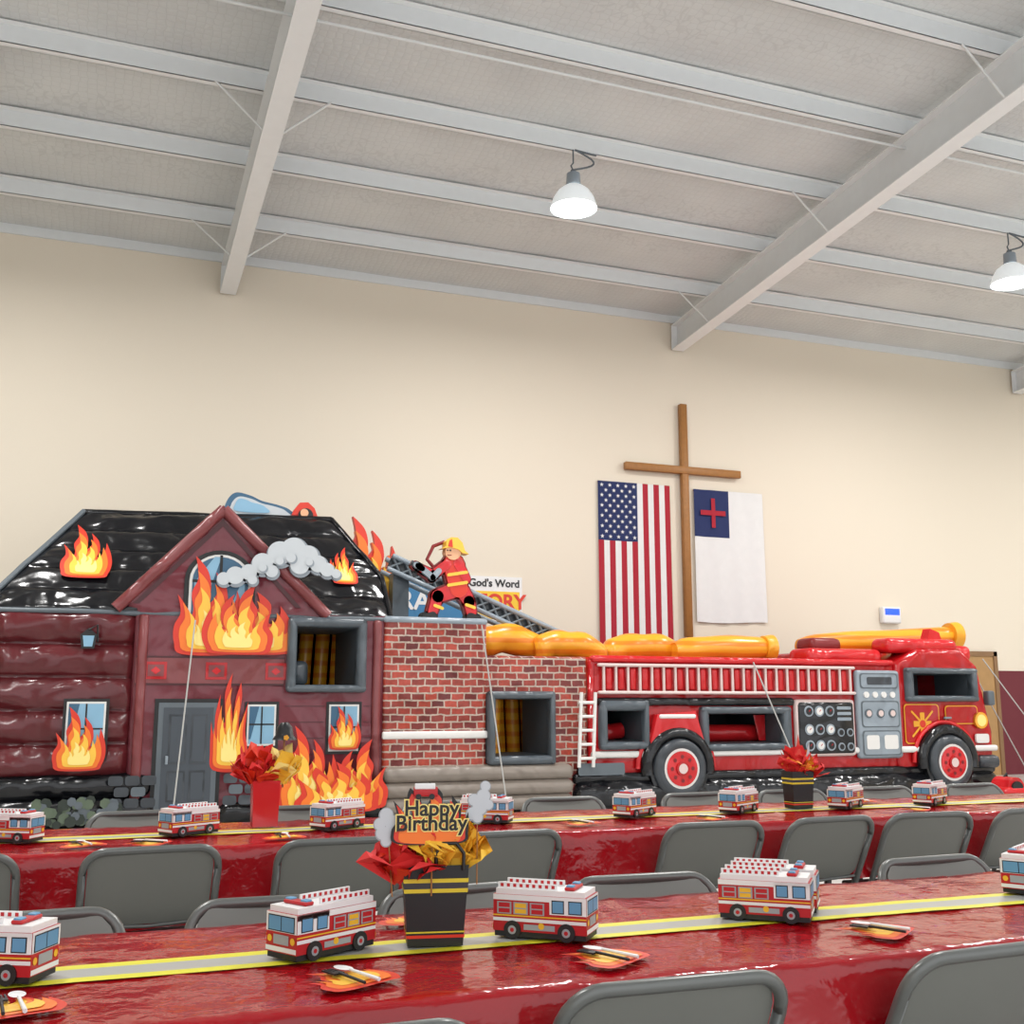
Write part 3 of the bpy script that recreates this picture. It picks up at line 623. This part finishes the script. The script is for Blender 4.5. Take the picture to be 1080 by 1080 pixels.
# ------------------------------------------------------------------ TABLES
def table(yc,x0,x1):
    e=empty('banquet_table'); hw=.38; zt=.74; drop=.25
    b=B(); nx=int((x1-x0)/.025); prof=[]
    for i in range(7): prof.append((-hw-.012-.006*(6-i)/6,zt-drop+drop*i/6*.97,1-i/6))
    for i in range(25): prof.append((-hw+2*hw*i/24,zt,0))
    for i in range(7): prof.append((hw+.012+.006*i/6,zt-drop*.03-drop*i/6*.97,i/6))
    vs=[];fs=[];n=len(prof)
    for i in range(nx+1):
        x=x0+(x1-x0)*i/nx
        for (py,pz,k) in prof:
            yy=yc+py; s=1 if py>0 else -1
            rip=k*.026*noise.noise(Vector((x*4,s*3,pz*1.5)))+k*.01*math.sin(x*17+s)
            dz=.0035*noise.noise(Vector((x*9,yy*9,0)))+.002*noise.noise(Vector((x*25,yy*25,3)))
            if k==0: dz+=.003*max(0,1-abs(((x+.2)%.42)-.21)/.025)+.003*max(0,1-abs(((py+.2)%.26)-.13)/.03)
            vs.append((x,yy+s*abs(rip)*1.4,pz+dz+.007+k*.012*noise.noise(Vector((x*2.2,s,9)))))
    for i in range(nx):
        for j in range(n-1): fs.append((i*n+j,(i+1)*n+j,(i+1)*n+j+1,i*n+j+1))
    b.add(vs,fs,CLOTH,True)
    b.obj('tablecloth',e)
    b=B(); b.box((x0+.02,yc-.37,.70),(x1-.02,yc+.37,.735),PAPG)
    x=x0+.25
    while x<x1:
        for s in (-.3,.3): b.tube([(x,yc+s,.7),(x,yc+s,0)],.016,CHR,n=8)
        b.tube([(x,yc-.3,.12),(x,yc+.3,.12)],.012,CHR,n=8)
        x+=1.8
    b.obj('table_frame',e)
    b=B()
    m=int((x1-x0)/.06)
    for (a,c,mt,h) in ((-.068,-.034,TAPY,.7525),(-.034,.034,TAPS,.7525),(.034,.068,TAPY,.7525)):
        vs=[];
        for i in range(m+1):
            x=x0+(x1-x0)*i/m; w=.008*math.sin(x*1.3); z=h+.001*noise.noise(Vector((x*8,yc,1)))
            vs+=[(x,yc+a+w,z),(x,yc+c+w,z)]
        b.add(vs,[(2*i,2*i+2,2*i+3,2*i+1) for i in range(m)],mt,True)
    b.obj('reflective_stripe_runner',e)
    return e
table(2.29,-2.6,4.7); table(4.48,-2.6,7.2)
ZT=.7545
# ------------------------------------------------------------------ CHAIRS
def chair_mesh():
    b=B(); hw=.215
    def bk(z):
        return .20-.42*(z/.78)**1.0 if z<.5 else -.069-.15*(z-.5)/.28
    P_=[]
    for z in (0,.15,.3,.42,.5,.6,.70): P_.append((-hw,bk(z),z))
    for a in range(0,91,15):
        t=math.radians(a); P_.append((-hw+.07-.07*math.cos(t),bk(.70+.07*math.sin(t)),.70+.07*math.sin(t)))
    Q=[(-p[0],p[1],p[2]) for p in P_[::-1]]
    b.tube(P_+Q,.013,CHR,n=10)
    for s in (-1,1):
        b.tube([(s*.19,.16,.43),(s*.19,.02,.22),(s*.19,-.24,.0)],.011,CHR,n=8)
        b.tube([(s*.215,.20,.03),(s*.215,.205,0)],.016,CHRF,n=8); b.tube([(s*.19,-.225,.02),(s*.19,-.245,0)],.015,CHRF,n=8)
    b.tube([(-.19,-.16,.07),(.19,-.16,.07)],.009,CHR,n=8); b.tube([(-.215,.12,.14),(.215,.12,.14)],.009,CHR,n=8)
    nx,nz=14,10; vs=[];fs=[]
    for j in range(nz+1):
        for i in range(nx+1):
            u=-1+2*i/nx; v=j/nz; z=.515+.25*v
            lim=.2 if z<.70 else .145+.055*math.sqrt(max(0,1-((z-.70)/.07)**2))
            if v<.15: lim=.2-.03*(1-v/.15)**2
            x=u*lim; y=bk(z)-.014*(1-u*u)+.004
            vs.append((x,y,z))
    for j in range(nz):
        for i in range(nx): a=j*(nx+1)+i; fs.append((a,a+1,a+nx+2,a+nx+1))
    b.add(vs,fs,CHRP,True); b.add([(x,y+.006,z) for x,y,z in vs],fs,CHRP,True)
    b.tube([(-.2,bk(.515),.515),(0,bk(.515)-.014,.508),(.2,bk(.515),.515)],.006,CHR,n=6)
    b.rbox((-.195,-.17,.425),(.195,.21,.447),.01,CHRP); b.rbox((-.165,-.14,.444),(.165,.18,.45),.003,CHR)
    return b
cb=chair_mesh(); proto=cb.obj('folding_chair'); cm=proto.data; bpy.data.objects.remove(proto)
def chair(x,yback,face,rot=0):
    o=bpy.data.objects.new('folding_chair',cm); COL.objects.link(o)
    o.location=(x,yback+.22*face,0); o.rotation_euler=(0,0,(0 if face>0 else math.pi)+math.radians(rot))
for x,r in ((.36,1),(.985,-2),(1.67,3),(-.35,0)): chair(x,1.76 if x!=.36 else 1.66,1,r)
for x,r in ((-.12,2),(.44,-3),(.92,4),(1.43,-2),(2.44,3),(3.0,0)): chair(x,2.82,-1,r)
for x,r in ((-.42,0),(.20,2),(.84,-2),(1.45,3),(2.35,-3),(2.89,2),(3.42,-4),(3.97,2),(4.5,0)): chair(x,3.9,1,r)
for x,r in ((-.45,0),(.22,3),(.95,0),(1.6,2),(2.2,-3),(2.98,2),(3.55,-2),(4.15,0),(4.8,2)): chair(x,5.18,-1,r)

# ------------------------------------------------------------------ FIRE TRUCK FAVOR BOXES
def favor():
    b=B(); L=.09; Wd=.04; z0=.012; z1=.078
    b.box((-L,-Wd,z0),(L,Wd,z1),PAPR)
    b.box((-L+.004,-Wd+.003,z1),(L-.004,Wd-.003,z1+.010),PAPW)
    for s in (-1,1):
        yy=s*(Wd+.0006); F2=lambda k:(lambda x,z:(x,yy+s*.0004*k,z))
        b.poly(rect(-L,.068,L,z1),PAPW,F2(1)); b.poly(rect(-L,.030,L,.036),PAPW,F2(1)); b.poly(rect(-L,.039,L,.0415),PAPY,F2(1)); b.poly(rect(.02,.046,L,z1),PAPW,F2(1))
        for x0 in (-.082,-.050,-.018): b.poly(rect(x0,.043,x0+.028,.065),PAPG,F2(2)); b.poly(rect(x0+.003,.045,x0+.025,.063),(PAPR if x0!=-.05 else PAPY),F2(3)); b.poly(rect(x0+.003,.053,x0+.025,.055),PAPG,F2(4))
        b.poly(rect(.024,.048,.048,.072),PAPK,F2(2)); b.poly(rect(.026,.050,.046,.070),PAPB,F2(3))
        b.poly(rect(.056,.048,.082,.072),PAPK,F2(2)); b.poly(rect(.058,.050,.080,.070),PAPB,F2(3))
        b.poly(circ(.004,.024,.006,12),PAPY,F2(3)); b.poly(rect(-.03,.016,.03,.026),PAPG,F2(2))
        for cx in (-.052,.052):
            b.cyl((cx,s*(Wd-.006),.015),(cx,s*(Wd+.003),.015),.0165,.0165,PAPK,n=20); b.poly(circ(cx,.015,.008,14),PAPG,lambda x,z:(x,s*(Wd+.0036),z))
            b.poly(circ(cx,.015,.004,10),PAPR,lambda x,z:(x,s*(Wd+.004),z))
        b.box((-.085,s*.026-.002,z1+.010),(.03,s*.026+.002,z1+.020),PAPW)
        for i in range(9): x=-.08+i*.0125; b.box((x,s*.026-.0025,z1+.012),(x+.006,s*.026+.0025,z1+.018),PAPR)
    x=L+.0006; Fx=lambda k:(lambda y,z:(x+.0004*k,y,z))
    b.poly(rect(-Wd,.046,Wd,z1),PAPW,Fx(0)); b.poly(rect(-.035,.047,.035,.074),PAPK,Fx(1)); b.poly(rect(-.033,.049,-.001,.072),PAPB,Fx(2)); b.poly(rect(.001,.049,.033,.072),PAPB,Fx(2))
    b.poly(rect(-.02,.026,.02,.042),PAPG,Fx(1)); b.poly(circ(-.03,.034,.006,12),PAPY,Fx(1)); b.poly(circ(.03,.034,.006,12),PAPY,Fx(1)); b.poly(rect(-Wd,.014,Wd,.022),PAPW,Fx(1))
    x2=-L-.0006; G=lambda k:(lambda y,z:(x2-.0004*k,y,z))
    b.poly(rect(-.03,.03,.03,.07),PAPG,G(0)); b.poly(rect(-.027,.033,.027,.067),PAPR,G(1)); b.poly(rect(-Wd,.014,Wd,.024),PAPY,G(1))
    b.rbox((.045,-.03,z1+.010),(.065,.03,z1+.017),.003,PAPR); b.rbox((.048,-.028,z1+.015),(.062,-.012,z1+.02),.002,PAPB); b.rbox((.048,.012,z1+.015),(.062,.028,z1+.02),.002,PAPB)
    b.box((-L+.002,-Wd+.002,.002),(L-.002,Wd-.002,z0),PAPK)
    return b
fb=favor().obj('f'); fm=fb.data; bpy.data.objects.remove(fb)
def fav(x,y,rot,s=1.0):
    o=bpy.data.objects.new('fire_truck_favor_box',fm); COL.objects.link(o); o.location=(x,y,ZT+.001); o.rotation_euler=(0,0,math.radians(rot)); o.scale=(s,s,s*.98)
for x,y,r in ((-.15,2.30,-28),(.455,2.30,-150),(.935,2.28,-40),(1.49,2.28,-40),(1.575,2.375,-40),(2.37,2.36,-150)): fav(x,y,r,1.15)
for x,r in ((-.26,-30),(.36,-150),(.93,-150),(1.56,-35),(2.25,-150),(2.78,-150),(3.37,-150),(3.87,-152)): fav(x,4.45,r,1.15)

# ------------------------------------------------------------------ CUTLERY ON FLAME NAPKIN
def cutl(x,y,rot):
    e=empty('flame_napkin_place_setting',(x,y,ZT+.001)); e.rotation_euler=(0,0,math.radians(rot))
    b=B()
    for k,(mt,s) in enumerate(((FRD,1),(ORG,.82),(FYL,.6))):
        pts=[((p[0]-.5)*.17*s,(p[1]-.45)*.15*s) for p in spline(FA)]
        b.poly(pts,mt,lambda u,v,k=k:(u,v,.002+.0012*k+.003*math.sin(u*40)*.3))
    b.obj('napkin',e)
    b=B(); b.tube([(-.02,-.07,.009),(-.015,.01,.011)],.003,PAPK,n=6)
    b.box((-.026,.01,.008),(-.004,.025,.011),PAPK)
    for i in range(4): b.box((-.026+i*.0063,.025,.008),(-.0225+i*.0063,.05,.011),PAPK)
    b.obj('fork',e)
    b=B(); b.tube([(.012,-.07,.009),(.012,.015,.012)],[.004,.003],PAPW,n=6)
    b.poly([(.012+.014*math.cos(t*.3142),.035+.024*math.sin(t*.3142)) for t in range(20)],PAPW,lambda u,v:(u,v,.012)); b.obj('spoon',e)
for x,y,r in ((.46,2.06,25),(.965,2.05,30),(1.63,2.07,35),(-.10,2.07,10),(.72,2.54,-20),(-.02,4.24,20),(.20,4.2,60),(.68,4.22,0),(1.1,4.22,30),(1.9,4.26,20),(2.5,4.24,30),(3.6,4.25,40),(3.62,4.68,0),(.42,4.7,60)): cutl(x,y,r)

# ------------------------------------------------------------------ CENTREPIECES
def tissue(b,cx,cy,z,n,mats,hmin,hmax,spread,seed,wd=1.0):
    rr=random.Random(seed)
    for i in range(n):
        a=rr.uniform(0,2*math.pi); rad=rr.uniform(.01,.035); h=rr.uniform(hmin,hmax); sp=rr.uniform(.3,1)*spread
        base=Vector((cx+rad*math.cos(a),cy+rad*math.sin(a)*.7,z)); tip=Vector((cx+sp*math.cos(a),cy+sp*math.sin(a)*.7,z+h*(1.15-.5*sp/spread)))
        side=Vector((-math.sin(a),math.cos(a),0))*rr.uniform(.025,.05)*wd; mid=base.lerp(tip,.6)
        nrm=Vector((math.cos(a),math.sin(a),.2))*rr.uniform(-.02,.03)
        vs=[base,mid-side+nrm,mid+nrm*-1,mid+side+nrm,tip-side*.5,tip+side*.4+Vector((0,0,-.012)),mid.lerp(tip,.5)+nrm]
        b.add(vs,[(0,1,2),(0,2,3),(1,4,6),(1,6,2),(2,6,3),(3,6,5),(4,5,6)],rr.choice(mats))
def bag(b,w,d,h,mat,taper=.85,bands=True):
    def ring(z,s): return [(-w*s,-d*s,z),(w*s,-d*s,z),(w*s,d*s,z),(-w*s,d*s,z)]
    def sec(z0,z1,m,off=0):
        s0=taper+(1-taper)*z0/h+off; s1=taper+(1-taper)*z1/h+off
        b.add(ring(z0,s0)+ring(z1,s1),[(0,1,5,4),(1,2,6,5),(2,3,7,6),(3,0,4,7)],m)
    sec(0,h,mat); b.add(ring(.001,taper),[(0,1,2,3)],mat)
    b.add(ring(h*.9,.9),[(0,1,2,3)],PAPK)
    if bands:
        z0=h*.66; sec(z0,z0+.008,HIV,.02); sec(z0+.008,z0+.02,DGR,.02); sec(z0+.02,z0+.028,HIV,.02)
        z0=h*.10; sec(z0,z0+.006,FRD,.02); sec(z0+.010,z0+.013,HIV,.02)
e=empty('birthday_centerpiece',(.69,2.30,ZT+.001)); e.rotation_euler=(0,0,math.radians(-12)); b=B()
bag(b,.068,.045,.16,BAGK,.84)
b.tube([(.0,-.05,.15),(-.002,-.052,.185),(.012,-.054,.205),(.04,-.054,.205),(.056,-.052,.185),(.056,-.05,.15)],.004,BAGK,n=8)
b.obj('gift_bag',e); b=B(); tissue(b,.02,0,.13,54,[TISY,TISY,FYL,TISY],.07,.15,.085,3,1.2); tissue(b,-.065,-.01,.12,26,[TISR,TISR,FRD],.05,.12,.09,5,1.2); tissue(b,-.01,.0,.13,12,[TISR,TISY],.12,.19,.05,8); b.obj('tissue_paper',e)
b=B()
fl_=[((p[0]-.5)*.16-.015,.205+p[1]*.125) for p in spline(FB)]
b.extr(fl_,-.052,-.050,PAPK)
for k,(mt,s) in enumerate(((FRD,.92),(ORG,.8))): b.poly([(-.015+(x+.015)*s,.207+(z-.205)*(s-.04)) for x,z in fl_],mt,lambda x,z,k=k:(x,-.0525-.0004*k,z))
# white smoke-puff picks
def puff(cs,y):
    for i,(cx,cz,r) in enumerate(cs): b.extr(circ(cx,cz,r,18),y,y+.002,PAPG)
    for i,(cx,cz,r) in enumerate(cs): b.poly(circ(cx,cz+.001,r*.86,18),CLOUD2,lambda x,z:(x,y-.0005-.0001*i,z))
puff([(-.105,.262,.016),(-.118,.244,.014),(-.092,.246,.018),(-.112,.226,.016),(-.095,.225,.014),(-.105,.21,.012)],-.045)
puff([(.075,.262,.015),(.09,.275,.018),(.078,.29,.014),(.098,.298,.016),(.102,.318,.012),(.085,.255,.013),(.108,.28,.012)],-.043)
b.rbox((-.05,-.058,.30),(.0,-.053,.32),.002,PAPR); b.rbox((-.048,-.06,.315),(-.005,-.055,.327),.002,PAPW); b.extr(circ(-.04,.30,.006,12),-.06,-.055,PAPK); b.extr(circ(-.012,.30,.006,12),-.06,-.055,PAPK)
b.tube([(-.01,-.045,.1),(-.01,-.049,.2)],.002,WOOD,n=6); b.tube([(.085,-.041,.12),(.085,-.041,.26)],.0015,WOOD,n=6); b.tube([(-.09,-.043,.1),(-.1,-.043,.22)],.0015,WOOD,n=6)
b.obj('card_topper',e)
for t_,z_ in (('Happy',.262),('Birthday',.232)):
    text(t_,.044,(-.012,-.0546,z_),FLY,'lettering_outline',e,ext=.0003,off=.0032)
    text(t_,.044,(-.012,-.0556,z_),PAPK,'lettering',e,ext=.0006,off=.0008)
e=empty('birthday_centerpiece',(.665,4.62,ZT+.001)); b=B(); bag(b,.055,.04,.18,RED2,.9,False); b.obj('gift_bag',e)
b=B(); tissue(b,-.03,0,.16,34,[TISR,TISR,FRD],.08,.2,.12,11,1.2); tissue(b,.06,0,.16,24,[TISY,FLY],.08,.18,.10,12,1.2); b.obj('tissue_paper',e)
b=B(); b.tube([(.07,0,.34),(.07,0,.36),(.07,0,.39),(.07,0,.41)],[.05,.036,.032,.015],BAGK,n=18); b.poly(circ(.07,.35,.012,5),YEL,lambda x,z:(x,-.05,z)); b.tube([(.07,0,.15),(.07,0,.35)],.004,WOOD,n=6); b.obj('toy_helmet',e)
e=empty('birthday_centerpiece',(3.14,4.5,ZT+.001)); b=B(); bag(b,.06,.045,.17,BAGK,.86); b.obj('gift_bag',e)
b=B(); tissue(b,0,0,.14,30,[TISR,TISR,TISO],.08,.17,.10,21,1.2); tissue(b,.06,0,.13,16,[TISY,TISR],.05,.13,.11,22); b.extr([(-.03,.2),(.0,.34),(.02,.2)],-.02,-.018,FRD); b.extr([(.03,.2),(.06,.31),(.06,.2)],-.02,-.018,CLOUD2); b.obj('tissue_paper',e)

# ------------------------------------------------------------------ CAMERA
cam=bpy.data.cameras.new('camera'); co=bpy.data.objects.new('camera',cam); COL.objects.link(co)
co.location=(0,0,1.25); co.rotation_euler=(math.radians(90+9.87),0,math.radians(-20.6))
cam.sensor_width=36; cam.lens=36*1150/1080; cam.clip_start=.05
scene.camera=co
scene.view_settings.view_transform='Standard'
